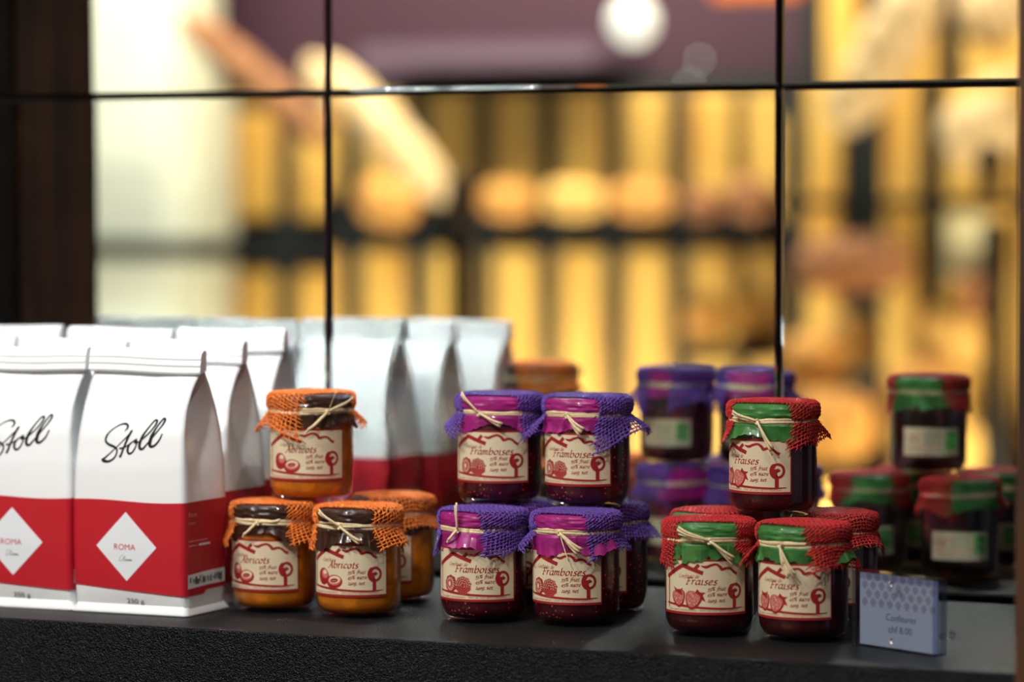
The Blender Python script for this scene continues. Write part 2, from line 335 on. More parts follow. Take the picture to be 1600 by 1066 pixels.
class Art:                              # flat artwork in mm, later wrapped on a surface by fn(x, y, lift)
    def __init__(s, fn): s.fn = fn; s.mb = MB()
    def strip(s, S, mi, lift):
        V = np.array([[s.fn(x, y, lift) for x, y in row] for row in S]); s.mb.grid(V, mi)
    def stroke(s, pts, wd, mi=1, lift=.1, n=5):
        q = spline([(p[0], p[1]) for p in pts], n)
        if len(pts[0]) > 2: wd = spline([(p[2], 0) for p in pts], n)[:, 0] if len(pts) > 2 else np.linspace(pts[0][2], pts[1][2], len(q))
        s.strip(ribbon(q, wd), mi, lift)
    def line(s, pts, wd, mi=1, lift=.1):
        for p, q in zip(pts[:-1], pts[1:]):
            p, q = np.array(p, float), np.array(q, float); k = max(2, int(np.linalg.norm(q-p)/1.5)); d = (q-p)/np.linalg.norm(q-p)*wd*.12
            s.strip(ribbon(np.array([p-d+(q-p+2*d)*i/k for i in range(k+1)]), wd), mi, lift)
    def blob(s, pts, mi=1, lift=.1, rings=4):
        P = np.array(pts, float); c = P.mean(0); n = len(P); b = s.mb.n
        V = [s.fn(*c, lift)]+[s.fn(*(c+(p-c)*k/rings), lift) for k in range(1, rings+1) for p in P]
        Fc = [(0, 1+i, 1+(i+1) % n) for i in range(n)]
        for k in range(rings-1): Fc += [(1+k*n+i, 1+(k+1)*n+i, 1+(k+1)*n+(i+1) % n, 1+k*n+(i+1) % n) for i in range(n)]
        s.mb.add(V, Fc, mi)
    def ell(s, cx, cy, rx, ry, mi=1, lift=.1, rot=0, n=20, rings=3):
        c, q = math.cos(rot), math.sin(rot)
        s.blob([(cx+rx*math.cos(t)*c-ry*math.sin(t)*q, cy+rx*math.cos(t)*q+ry*math.sin(t)*c) for t in np.arange(n)*2*PI/n], mi, lift, rings)
    def text(s, txt, x, y, xh, mi=1, lift=.1, nibw=.2, width=None, slant=.2, thin=.07):
        tw = sum(GL[c][0]+.08 for c in txt); k = 1.0 if width is None else width/(tw*xh)
        cx = x
        for c in txt:
            adv, st = GL[c]
            for q in st:
                P = spline(q, 4); P = np.stack([cx+(P[:, 0]+slant*P[:, 1])*xh*k, y+P[:, 1]*xh], 1)
                for S in nib(P, nibw*xh, 35, thin*xh): s.strip(S, mi, lift)
            cx += (adv+.08)*xh*k
    def font(s, txt, x, y, size, mi=1, lift=.1, width=None, shear=0):
        cu = bpy.data.curves.new('t', 'FONT'); cu.body = txt; cu.size = size; cu.align_x = 'LEFT'; cu.resolution_u = 3
        ob = bpy.data.objects.new('t', cu); C.objects.link(ob); dg = bpy.context.evaluated_depsgraph_get()
        me = bpy.data.meshes.new_from_object(ob.evaluated_get(dg)); bpy.data.objects.remove(ob)
        V = np.array([v.co[:2] for v in me.vertices]); F_ = [list(p.vertices) for p in me.polygons]
        V[:, 0] -= V[:, 0].min(); k = 1 if width is None else width/V[:, 0].max()
        s.mb.add([s.fn(x+(a+shear*b_)*k, y+b_, lift) for a, b_ in V], F_, mi); bpy.data.meshes.remove(me); bpy.data.curves.remove(cu)

# ------------------------------------------------------------------ jars
R = .033; H = .0855
def wrap(x, y, lift):                   # x, y in mm measured from the middle of the label, its lower edge at y = 0
    a = x/1000/R; r = R+.00018+lift/1000; return (r*math.sin(a), -r*math.cos(a), .0172+y/1000)
LW, LH = 73.6, 41.0
def label_front(fl):
    A = Art(wrap); n = 40
    xs = np.linspace(-LW/2, LW/2, n+1)
    A.strip(np.array([[(x, 0), (x, LH)] for x in xs]), 0, 0)
    for y0, y1 in ((0, 1.9), (LH-1.4, LH)): A.strip(np.array([[(x, y0), (x, y1)] for x in xs]), 1, .05)
    for x0, x1 in ((-LW/2, -LW/2+.9), (LW/2-1.0, LW/2)): A.strip(np.array([[(x0, y), (x1, y)] for y in (0, LH/2, LH)]), 1, .05)
    X = lambda u: (u-.5)*LW
    Y = lambda v: v*LH
    # house roof, wall, ground line
    A.line([(X(.075), Y(.66)), (X(.30), Y(.885)), (X(.515), Y(.755))], 3.0)
    A.blob([(X(.055), Y(.655)), (X(.09), Y(.62)), (X(.12), Y(.665)), (X(.09), Y(.70))])
    A.line([(X(.42), Y(.80)), (X(.475), Y(.90))], 2.6)
    A.stroke([(X(.098), Y(.66), 1.3), (X(.095), Y(.4), 1.2), (X(.097), Y(.18), 1.1), (X(.094), Y(.09), .5)], 1)
    A.stroke([(X(.065), Y(.185), 1.2), (X(.3), Y(.155), 1.9), (X(.55), Y(.125), 1.7), (X(.8), Y(.112), 1.4), (X(.945), Y(.125), .6)], 1)
    # mountains
    A.stroke([(X(.50), Y(.885), .8), (X(.55), Y(.865), 2.0), (X(.60), Y(.90), 1.8), (X(.65), Y(.915), 1.7), (X(.69), Y(.87), 2.2), (X(.71), Y(.825), 2.2),
              (X(.76), Y(.845), 1.8), (X(.80), Y(.83), 1.7), (X(.84), Y(.77), 2.0), (X(.875), Y(.735), 2.2)], 1, n=6)
    # tree: ring with an inner hook on a trunk
    cx, cy = X(.855), Y(.43)
    ang = np.linspace(-PI*.62, PI*1.40, 22)
    A.stroke([(cx+4.6*math.cos(t), cy+4.9*math.sin(t), 2.0+(1.3 if i > 13 else 0)) for i, t in enumerate(ang)], 1, n=2)
    A.blob([(cx-4.9, cy-.5), (cx-2.0, cy+1.5), (cx+.9, cy+1.1), (cx+1.3, cy-.4), (cx-.3, cy-.6), (cx-.6, cy-3), (cx+.6, cy-5.2), (cx-2.6, cy-5)], lift=.12)
    A.line([(cx+1.7, cy+.1), (cx-.4, cy+1.5)], 1.3, lift=.12)
    A.line([(cx-.7, cy-4.5), (cx-.7, Y(.11))], 3.0)
    # words
    wd = {'A': 'Abricots', 'F': 'Framboises', 'S': 'Fraises'}[fl]
    A.text('Confiture' if fl == 'A' else 'Confiture de', X(.25), Y(.66), 1.75, nibw=.24, width=13 if fl == 'A' else 17)
    ww = {'A': 25.5, 'F': 36, 'S': 24}[fl]
    A.text(wd, X({'A': .33, 'F': .325, 'S': .335}[fl]), Y(.545), 3.35, nibw=.33, thin=.13, width=ww)
    for t, y, k in (('55% fruit', .445, 13.6), ('45% sucre', .345, 14.6), ('240g, net', .235, 13)):
        A.text(t, X(.565), Y(y), 1.75, nibw=.37, width=k, thin=.14)
    A.text('Sans agent conservateurs * Tenir au fraise apre`s ouverture'.replace('fraise', 'frais'), X(.105), Y(.065), 1.05, nibw=.2, width=58, thin=.1)
    # fruit
    q = random.Random(3)
    if fl == 'F':
        for bx, by, rx, ry in ((X(.265), Y(.315), 6.3, 6.7), (X(.425), Y(.305), 7.0, 6.9)):
            A.blob([(bx+(rx+.35*math.sin(9*t))*math.cos(t), by+(ry+.35*math.sin(9*t))*math.sin(t)) for t in np.arange(40)*2*PI/40])
        bx, by = X(.265), Y(.315)
        A.ell(bx-1.2, by-.2, 1.9, 2.6, 2, .14, n=12); A.ell(bx-1.2, by+.1, 1.2, 1.8, 0, .17, n=12)
        for k in range(18):
            t = k*2*PI/18; A.line([(bx-1+2.8*math.cos(t), by+3.3*math.sin(t)), (bx-.5+(4.4)*math.cos(t), by+5.2*math.sin(t))], .55, 0, .14)
        bx, by = X(.425), Y(.305)
        for ring, cnt in ((1.4, 5), (3.2, 11), (4.9, 16), (6.2, 20)):
            for k in range(cnt):
                t = (k+.5*(cnt % 2))*2*PI/cnt; px, py = bx+ring*math.cos(t), by+ring*math.sin(t)
                a2 = np.linspace(t-2.0, t+1.6, 5)+.6
                A.stroke([(px+.62*math.cos(u), py+.62*math.sin(u)) for u in a2], .3, 0 if py > by-1 else 2, .14, n=2)
    elif fl == 'A':
        A.ell(X(.255), Y(.37), 6.2, 6.6, 1, .1, rot=.2); A.ell(X(.275), Y(.42), 3.9, 3.6, 2, .13); A.ell(X(.275), Y(.45), 2.2, 1.7, 0, .15, n=14)
        A.ell(X(.405), Y(.285), 7.4, 5.3, 1, .18, rot=.12); A.ell(X(.408), Y(.31), 6.1, 3.9, 2, .2, rot=.12); A.ell(X(.41), Y(.32), 5.2, 2.9, 0, .22, rot=.12)
        A.ell(X(.405), Y(.305), 3.7, 1.7, 1, .24, rot=.14); A.ell(X(.405), Y(.30), 2.4, .5, 2, .26, rot=.14)
    else:
        def berry(bx, by, s_, tilt):
            pts = []
            for t in np.arange(28)*2*PI/28:
                r = 6.6*(1+.10*math.cos(3*(t-tilt+PI/2)))*(1 if math.sin(t-tilt) > -.2 else 1.04)
                pts.append((bx+r*s_*math.cos(t)*.94, by+r*s_*math.sin(t)))
            A.blob(pts, 1, .1); A.blob([(bx+(x-bx)*.86-.3, by+(y-by)*.86+.8) for x, y in pts], 2, .13)
            for _ in range(48):
                t, r = q.uniform(0, 2*PI), 5*math.sqrt(q.random()); x, y = bx-.3+r*math.cos(t)*.9, by+.7+r*math.sin(t)
                A.line([(x, y), (x+.35, y-.35)], .42, 0 if q.random() < .6 else 1, .16)
        berry(X(.245), Y(.30), 1.0, .2); berry(X(.415), Y(.275), 1.02, -.3)
        A.blob([(X(.175), Y(.495)), (X(.215), Y(.45)), (X(.265), Y(.44)), (X(.30), Y(.48)), (X(.285), Y(.41)), (X(.30), Y(.33)), (X(.25), Y(.375)), (X(.205), Y(.405))], 1, .18)
        A.blob([(X(.46), Y(.47)), (X(.49), Y(.41)), (X(.545), Y(.405)), (X(.515), Y(.36)), (X(.545), Y(.245)), (X(.50), Y(.28)), (X(.485), Y(.35)), (X(.44), Y(.405))], 1, .18)
    return A.mb.mesh('label_'+fl, [PAPER, INK, MID], smooth=True)
def label_back():
    bw, bh = 51.0, 25.0
    def bk(x, y, lift):
        a = PI+x/1000/R; r = R+.00018+lift/1000; return (r*math.sin(a), -r*math.cos(a), .0170+y/1000)
    A = Art(bk); xs = np.linspace(-bw/2, bw/2, 31)
    A.strip(np.array([[(x, 0), (x, bh)] for x in xs]), 0, 0)
    for y0, y1 in ((0, .6), (bh-.6, bh)): A.strip(np.array([[(x, y0), (x, y1)] for x in xs]), 4, .04)
    A.strip(np.array([[(x, 5.5), (x, 21)] for x in np.linspace(-bw/2+2.2, -bw/2+13, 8)]), 3, .08)      # green mark
    A.stroke([(-bw/2+4, 11), (-bw/2+7, 15), (-bw/2+11, 14)], .9, 0, .12); A.line([(-bw/2+5, 8), (-bw/2+10.5, 8)], .7, 0, .12)
    for k in range(7): A.line([(-8, 20-k*1.75), (8+(k % 3)-1, 20-k*1.75)], .5, 4, .06)
    for cx in (13.5, 18.5):                                                            # two little ring trees
        A.stroke([(cx+2.1*math.cos(t), 15.5+2.6*math.sin(t)) for t in np.linspace(-2, 4.2, 9)], .9, 2, .08, n=2); A.line([(cx, 13), (cx, 8.4)], 1.0, 2, .08)
    A.stroke([(-8, 6), (4, 7), (14, 6.2), (22, 7.6)], .8, 2, .08)
    for k in range(2): A.line([(-bw/2+3, 3.7-k*1.5), (bw/2-3, 3.7-k*1.5)], .45, 4, .06)
    return A.mb.mesh('back_label', [PAPER, INK, MID, GREENINK, GREYINK], smooth=True)
def glass_mesh():
    m = MB()
    m.lathe([(0, .0022), (.018, .0016), (.0262, .0004), (.0278, .0002), (.0296, .0010), (.0313, .0034), (.0324, .0066), (.0329, .0102), (R, .0125), (.03285, .0132), (R, .0142),
             (R, .0605), (.0327, .0640), (.0317, .0675), (.0302, .0695), (.0297, .0715), (.0297, .0835)], 72)
    return m.mesh('glass_jar', GLASS)
def jam_mesh(fl):
    m = MB(); m.lathe([(0, .0042), (.020, .0038), (.0272, .0040), (.0298, .0060), (.0315, .0094), (.0323, .0128), (.0324, .0600), (.0312, .0650), (.0296, .0680), (0, .0685)], 72)
    return m.mesh('jam_'+fl, JAM[fl])
GLASSM = glass_mesh(); BACKM = label_back()
JAMM = {k: jam_mesh(k) for k in 'AFS'}; LABM = {k: label_front(k) for k in 'AFS'}

ZT = .0850; RL = .0340; RN = .0306
def profile():
    s = [0, .012, RL-.004]; r = [0, .012, RL-.004]; z = [ZT, ZT-.0001, ZT-.0005]
    for k in range(1, 7):
        a = k/6*PI/2; s.append(RL-.004+.004*a); r.append(RL-.004+0.004*math.sin(a)); z.append(ZT-.0045+.004*math.cos(a))
    for dr, dz in ((0, .0052), (-.0006, .0068), (-.0022, .0082), (RN-RL, .0095)):
        r.append(RL+dr); z.append(ZT-.0045-dz+.0005); s.append(s[-1]+math.hypot(r[-1]-r[-2], z[-1]-z[-2]))
    return np.array(s), np.array(r), np.array(z)
PS, PR, PZ = profile(); ST = PS[-1]; ZTIE = PZ[-1]
def drape(x, y, off, flare, pl, k, ph):
    """cloth coordinates (m) -> position draped over the lid, pinched under its rim and flaring below the tie"""
    x = np.asarray(x, float); y = np.asarray(y, float); s = np.hypot(x, y)+1e-9; th = np.arctan2(x, -y)
    r = np.interp(s, PS, PR); z = np.interp(s, PS, PZ)
    e = 2e-4; dr = np.interp(np.minimum(s+e, ST), PS, PR)-np.interp(np.maximum(s-e, 0), PS, PR); dz = np.interp(np.minimum(s+e, ST), PS, PZ)-np.interp(np.maximum(s-e, 0), PS, PZ)
    L = np.hypot(dr, dz)+1e-9; nr, nz = -dz/L, dr/L
    t = np.maximum(s-ST, 0); fl = flare+.30*np.sin(2*th+ph*1.7)+.15*np.sin(3*th+ph)
    fl = np.clip(fl, .2, 1.25)
    r2 = RN+np.sin(fl)*t+pl*np.minimum(t/.01, 1.3)*np.sin(k*th+ph); z2 = ZTIE-np.cos(fl)*t*(1+.25*np.minimum(t/.02, 1))
    lim = .0336+np.clip((.0690-z2), -1, 0)*.9
    r2 = np.maximum(r2, lim)
    isk = s > ST
    r = np.where(isk, r2, r); z = np.where(isk, z2, z); nr = np.where(isk, 1.0, nr); nz = np.where(isk, .3, nz)
    # pinch folds just above the tie
    pin = np.clip((s-(ST-.009))/.009, 0, 1)*(~isk); r = r+pin*.0005*np.sin(k*th+ph)
    r = r+off*nr; z = z+off*nz
    return np.stack([r*np.sin(th), -r*np.cos(th), z], -1)

def tissue_mesh(fl, seed, tdir, length):
    q = random.Random(seed*31+5); m = MB(); nth = 216; k = q.choice([13, 15, 17]); ph = q.uniform(0, 6)
    srow = list(np.linspace(.0, RL-.004, 5)[1:])+list(np.linspace(RL-.004, ST, 12)[1:])+list(np.linspace(ST, 1, 1))
    a = np.arange(nth)*2*PI/nth
    nz = np.array([q.gauss(0, 1) for _ in range(nth)]); lo = sum(np.sin(a*f+q.uniform(0, 6))*amp for f, amp in ((2, .0012), (3, .0010), (5, .0008), (9, .0005)))
    skirt = length+lo+.0028*np.maximum(0, np.cos(4*(a-tdir)+PI))+.0009*np.abs(((a*nth/(2*PI)) % 6)/3-1)
    kn = np.sort(np.array([0, 2*PI]+[q.uniform(0, 2*PI) for _ in range(44)])); kv = np.array([q.uniform(-1, 1) for _ in kn]); kv[-1] = kv[0]
    fold = np.interp(a, kn, kv); lidk = []
    for _ in range(3):
        l_ = [q.uniform(0, .0010) for _ in range(34)]; lidk.append(l_+[l_[0]])
    S = [np.full(nth, v) for v in srow[:-1]]+[ST+skirt*f for f in (.08, .25, .45, .65, .85, 1.0)]
    P = []
    for s_ in S:
        p = drape(s_*np.sin(a), -s_*np.cos(a), -.0001, .24, .0007, k, ph)
        cr = np.clip((s_-ST)/.010, 0, 1)[:, None]
        # creases: facetted random offsets that fade to the tie
        d = np.stack([np.sin(a), -np.cos(a), 0*a], 1)
        P.append(p+d*(fold[:, None]*.0017*cr)+d*(np.interp(a*34/(2*PI), np.arange(35), lidk[len(P) % 3])[:, None]*(s_[:, None] > RL-.003)*(1-cr)))
    m.add([(0, 0, ZT)]+list(P[0]), [(0, 1+i, 1+(i+1) % nth) for i in range(nth)])
    m.grid(np.array(P), cv=True)
    return m.mesh('paper_cover', TISSUE[fl], smooth=False)

def burlap_mesh(fl, seed, tdir, wdt, lng, offv, flare, lop=0.0):
    """open weave strip laid over the lid; tdir = direction (angle from the label) in which the tissue stays bare"""
    q = random.Random(seed*17+3); m = MB()
    pitch = {'A': .0029, 'F': .0025, 'S': .0024}[fl]; rad = {'A': .00056, 'F': .00066, 'S': .00064}[fl]
    k = q.choice([5, 6, 7]); ph = q.uniform(0, 6)
    du = np.array([math.cos(tdir), math.sin(tdir)])      # along the strip
    dv = np.array([math.sin(tdir), -math.cos(tdir)])     # towards the bare side
    w1, w2, w3, w4 = [q.uniform(0, 6) for _ in range(4)]
    def cl(u, v, off):
        uu = u+.0011*np.sin(v*130+w1)+.0007*np.sin(u*90+w2)+lop; vv = v+.0011*np.sin(u*100+w3)+.0006*np.sin(v*210+w4)+offv
        # flat on the lid; past the rim every thread hangs straight down
        va = np.clip(vv, -.0325, .0325); ur = np.sqrt(RL**2-va**2); au = np.abs(uu)
        kf = (lng/2-RL+.45*(RL-ur))/(lng/2-ur); se = RL+(au-ur)*kf; out = au > ur
        sg = np.where(uu < 0, -1.0, 1.0); q1 = np.where(out, se*ur/RL*sg, uu); q2 = np.where(out, se*va/RL, vv)
        x = q1*du[0]+q2*dv[0]; y = q1*du[1]+q2*dv[1]
        return drape(x, y, off, flare, .0012, k, ph)
    nu, nv = int(lng/pitch), int(wdt/pitch); us = (np.arange(nu+1)-nu/2)*pitch; vs = (np.arange(nv+1)-nv/2)*pitch
    def thread(kind, idx, c):
        g = us if kind == 'u' else vs
        e0, e1 = q.uniform(.0005, .0042), q.uniform(.0005, .0042)
        n = 2*(len(g)-1)
        t = np.concatenate([[g[0]-e0, g[0]-e0*.5], np.linspace(g[0], g[-1], n+1), [g[-1]+e1*.5, g[-1]+e1]])
        kk = np.concatenate([[0, 0], np.arange(n+1), [0, 0]])
        sgn = np.where(kk % 2 == 0, np.where((kk//2+idx) % 2 == 0, 1, -1), 0)*(1 if kind == 'u' else -1)
        sgn[:2] = 0; sgn[-2:] = 0
        cc = np.full(len(t), c)+np.array([q.gauss(0, pitch*.06) for _ in t]); cc[0] += q.uniform(-1, 1)*.0015; cc[-1] += q.uniform(-1, 1)*.0015
        off = .0011+sgn*.00055
        P = cl(t, cc, off) if kind == 'u' else cl(cc, t, off); up = (cl(t, cc, off+.001) if kind == 'u' else cl(cc, t, off+.001))-P
        up /= np.linalg.norm(up, axis=1)[:, None]+1e-9
        rr = rad*np.array([q.uniform(.75, 1.25) for _ in t])*q.uniform(.85, 1.15); rr[0] *= .3; rr[-1] *= .3
        m.tube(P, rr, 5, flat=.75, up=up)
    for j, v in enumerate(vs): thread('u', j, v)
    for j, u in enumerate(us): thread('v', j, u)
    # loose fibres
    for _ in range({'A': 50, 'F': 170, 'S': 60}[fl]):
        u, v = q.uniform(us[0], us[-1]), q.uniform(vs[0], vs[-1]); du_, dv_ = q.gauss(0, .003), q.gauss(0, .003)
        t = np.linspace(0, 1, 5); P = cl(u+du_*t, v+dv_*t, .0014); P = P+(cl(u+du_*t, v+dv_*t, .0024)-P)*(np.sin(t*PI)*q.uniform(.3, 2.2))[:, None]
        m.tube(P, .00009, 3, cap=False)
    return m.mesh('burlap_cover', BURLAP[fl])

def tie_mesh(seed, kd, ends, camloc):
    """raffia wound three times round the neck, knotted at angle kd, loose ends given as (right, up) mm seen from the camera side"""
    q = random.Random(seed*13+1); m = MB(); a = np.linspace(0, 2*PI, 73)
    for i in range(4):
        p1, p2 = q.uniform(0, 6), q.uniform(0, 6); r = .0330+.0003*np.sin(2*a+p1)+i*.00012
        z = ZTIE+.0002+(i-1.5)*.00085+.0006*np.sin(a+p2)+.0004*np.sin(3*a+p1)
        P = np.stack([r*np.sin(a), -r*np.cos(a), z], 1); up = np.stack([np.sin(a), -np.cos(a), 0*a], 1)
        m.tube(P, .0011*(1+.25*np.sin(5*a+p1)), 6, flat=.4, up=up)
    def ring(t, r, z): return np.array([r*math.sin(t), -r*math.cos(t), z])
    # knot
    c = ring(kd, .0347, ZTIE)
    for i in range(2):
        t = np.linspace(0, 2*PI, 13); tg = np.array([math.cos(kd), math.sin(kd), 0]); nr = np.array([math.sin(kd), -math.cos(kd), 0])
        P = c+np.outer(.0013*np.cos(t+i), tg)+np.outer(.0017*np.sin(t+i), [0, 0, 1])+np.outer(.0006*np.sin(2*t)+i*.0006, nr)
        m.tube(P, .00085, 6)
    for e in ends:
        dx, dz = e[0]/1000, e[1]/1000; wd = e[2] if len(e) > 2 else 1.0
        for rep in range(2 if wd > .5 else 1):
            t = np.linspace(0, 1, 9); jx, jz = (rep*.0016, rep*.0018) if rep else (0, 0)
            # walk round the jar: tangential distance dx, but stand off the surface
            th = kd+(dx+jx)*t/.036; rr = .0352+.0022*np.sin(t*PI*.6)+.0012*t+(.0008*rep)
            rr = np.maximum(rr, .0352+np.where((dz*t > .002), .0013, 0))
            P = np.stack([rr*np.sin(th), -rr*np.cos(th), ZTIE+(dz+jz)*t+.0006*np.sin(t*5+rep)], 1)
            up = np.stack([np.sin(th), -np.cos(th), 0*th], 1)
            m.tube(P, .00105*wd*(1-.0*t), 6, flat=.35, up=up)
    return m.mesh('raffia_tie', RAFFIA)

GROUPN = {'A': 'apricot jam jars', 'F': 'raspberry jam jars', 'S': 'strawberry jam jars'}
count = [0]
def jar(fl, x, y, lev, lab_off, tis, wdt, lng, offv, flare, tlen, knot, ends, label, lop=0.0):
    """angles in degrees, seen from the camera: 0 faces the camera, + is to the right"""
    count[0] += 1; sd = count[0]
    az = math.atan2(CAM[0]-x, -(CAM[1]-y)); rz = az+math.radians(lab_off)
    t = empty('jam_jar', (x, y, lev*H+.0001), rz); tag(t, label, 'jam jar', GROUPN[fl])
    put('glass_jar', GLASSM, t); put('jam', JAMM[fl], t); put('front_label', LABM[fl], t); put('back_label', BACKM, t)
    td = math.radians(tis-lab_off); kd = math.radians(knot-lab_off)
    put('paper_cover', tissue_mesh(fl, sd, td, tlen), t)
    put('burlap_cover', burlap_mesh(fl, sd, td, wdt, lng, offv, flare, lop), t)
    put('raffia_tie', tie_mesh(sd, kd, ends, None), t)
    return t
# apricot
jar('A', -.1312, -.2574, 0, -29, -21, 0.050, 0.124, 0.0000, 0.65, 0.0105, -21, [(-12, -11), (16, 1)], 'apricot jam jar at bottom left of its stack, next to the coffee bags')
jar('A', -.0542, -.2634, 0, -23, -25, 0.048, 0.122, -0.0010, 0.48, 0.0125, -25, [(-18, 11), (16, -12)], 'apricot jam jar at bottom front, knotted raffia crossing its brown paper')
jar('A', -.1102, -.2331, 1, -16, 28, 0.052, 0.120, -0.0010, 0.54, 0.0095, 22, [(20, 9), (-18, -15), (5, 17, .25)], 'apricot jam jar alone on top of the orange stack')
jar('A', -.0698, -.1661, 0, -38, -65, 0.054, 0.114, 0.0010, 0.43, 0.0105, -60, [], 'apricot jam jar at the back right of the orange stack, label half hidden')
# raspberry
jar('F', .0364, -.1957, 1, -22, -15, 0.056, 0.120, -0.0030, 0.52, 0.0095, -28, [(-15, 15), (18, -9)], 'left raspberry jam jar of the upper pair, raffia end sticking up to the left')
jar('F', .1110, -.1964, 1, -31, -29, 0.052, 0.128, 0.0000, 0.65, 0.0095, -27, [(13, -11), (11, -14)], 'right raspberry jam jar of the upper pair, purple burlap hanging out at right')
jar('F', .0478, -.2538, 0, -19, -40, 0.052, 0.120, 0.0000, 0.48, 0.0115, -34, [(0, 20), (-8, -9)], 'raspberry jam jar at bottom left, raffia end pointing straight up')
jar('F', .1213, -.2453, 0, -28, -26, 0.052, 0.118, 0.0000, 0.48, 0.0125, -21, [(16, -13), (14, -15), (8, -20, .4)], 'raspberry jam jar at bottom front, three raffia ends hanging right')
jar('F', .1140, -.1663, 0, -34, -65, 0.054, 0.116, 0.0010, 0.43, 0.0105, -60, [], 'raspberry jam jar at the back right of the lower row, all purple burlap')
jar('F', .0420, -.1780, 0, -30, -70, 0.054, 0.116, 0.0010, 0.43, 0.0105, -40, [], 'raspberry jam jar hidden behind the two front purple jars')
# strawberry
jar('S', .2666, -.2077, 1, -39.5, -18, 0.048, 0.118, 0.0000, 0.54, 0.0105, -20, [(-21, 6), (11, -21), (12, -24, .5)], 'strawberry jam jar alone on top of the red stack')
jar('S', .2357, -.2634, 0, -10.5, -4, 0.048, 0.120, 0.0000, 0.38, 0.0125, 0, [(-24, 9), (-23, 6, .6), (16, -13), (17, -17, .5)], 'strawberry jam jar at bottom left of the red stack, raffia knot in the middle')
jar('S', .3100, -.2652, 0, -26, -36, 0.049, 0.124, 0.0000, 0.60, 0.0105, -30, [(8, -23), (12, -22, .6), (4, -14, .6)], 'strawberry jam jar at bottom right, beside the clear price card')
jar('S', .3041, -.1732, 0, -34, -62, 0.054, 0.116, 0.0010, 0.43, 0.0105, -60, [], 'strawberry jam jar at the back right of the red stack, all red burlap')
jar('S', .2170, -.1961, 0, -30, -40, 0.052, 0.114, -0.0010, 0.43, 0.0105, -45, [(-12, 10, .5)], 'strawberry jam jar at the back left of the red stack, mostly hidden')

# ------------------------------------------------------------------ coffee bags
BW, BD = .0505, .0335
ZK = [0, .004, .016, .05, .09, .115, .14, .16, .178, .188, .191, .205]
WK = [.0495, .0500, .0500, .0505, .0505, .0500, .0488, .0482, .0488, .0500, .0503, .0503]
DK = [.0300, .0300, .0322, .0335, .0335, .0325, .0290, .0225, .0120, .0030, .0016, .0014]
GK = [0, 0, 0, 0, .0015, .006, .013, .018, .020, .020, .018, .016]
def bag_ring(z, off=0, dent=0, q=None, cut=.0016):
    w_, d_, g_ = np.interp(z, ZK, WK)+off, np.interp(z, ZK, DK)+off, np.interp(z, ZK, GK)
    c = min(cut, d_*.6); pts = []
    bul = .0022*min(1, max(0, (.19-z)/.05))*min(1, z/.02)
    for i in range(25):
        u = -1+2*i/24; pts.append((u*(w_-c), -d_-bul*(1-u*u)))
    for i in range(1, 14):
        v = -1+2*(i-.0)/14; pts.append((w_-g_*(1-abs(v)), v*(d_-c*.2)))
    for i in range(25):
        u = 1-2*i/24; pts.append((u*(w_-c), d_+bul*(1-u*u)))
    for i in range(1, 14):
        v = 1-2*i/14; pts.append((-(w_-g_*(1-abs(v))), v*(d_-c*.2)))
    return pts
def front_y(x, z, off=0):
    w_, d_ = np.interp(z, ZK, WK)+off, np.interp(z, ZK, DK)+off
    bul = .0022*min(1, max(0, (.19-z)/.05))*min(1, z/.02); u = x/(w_-.0016); return -d_-bul*max(0, 1-u*u)
def bag_wr(seed):
    q = random.Random(seed); K = [(q.uniform(-40, 40), q.uniform(-40, 40), q.uniform(0, 6), q.uniform(.3, 1)) for _ in range(7)]
    def f(x, z, side):
        return sum(a*math.sin(kx*x+kz*z*1.3+p+side*2) for kx, kz, p, a in K)/5*.0026*min(1, max(0, (z-.085)/.03))
    return f
def bag_body(seed):
    fn = bag_wr(seed); zs = [0, .002, .006, .010, .016, .024, .035, .05, .065, .08, .09]+list(np.linspace(.096, .188, 22))+[.1895, .191]
    P = []
    for z in zs:
        row = []
        for k, (x, y) in enumerate(bag_ring(z)):
            e = fn(x, z, 0 if y < 0 else 1); row.append((x, y-(e if y < 0 else -e), z))
        P.append(row)
    m = MB(); m.grid(np.array(P), cv=True); n = len(P[0]); m.f.append(list(reversed(range(n)))); m.m.append(0)
    # bottom lip: thin flap with rounded corners that sticks out under the front
    lip = []
    for rr in (.0, .0032):
        for z in ((.0004, .0016) if rr else (.0016,)): pass
    c = []
    for sx, sy, a0 in ((1, -1, -PI/2), (1, 1, 0), (-1, 1, PI/2), (-1, -1, PI)):
        for k in range(6):
            a = a0+k/5*PI/2; c.append((sx*(BW-.003)+.0052*math.cos(a), sy*(.0300)+.0052*math.sin(a)))
    nn = len(c); top = [(x, y, .0013+.0007*math.sin(x*90+seed)) for x, y in c]; bot = [(x, y, .0) for x, y in c]
    inn = [(x*.93, y*.9, .0072) for x, y in c]
    m.add(inn+top+bot, [(nn+i, nn+(i+1) % nn, (i+1) % nn, i) for i in range(nn)]+[(2*nn+i, 2*nn+(i+1) % nn, nn+(i+1) % nn, nn+i) for i in range(nn)]+[list(reversed(range(2*nn, 3*nn)))])
    return m
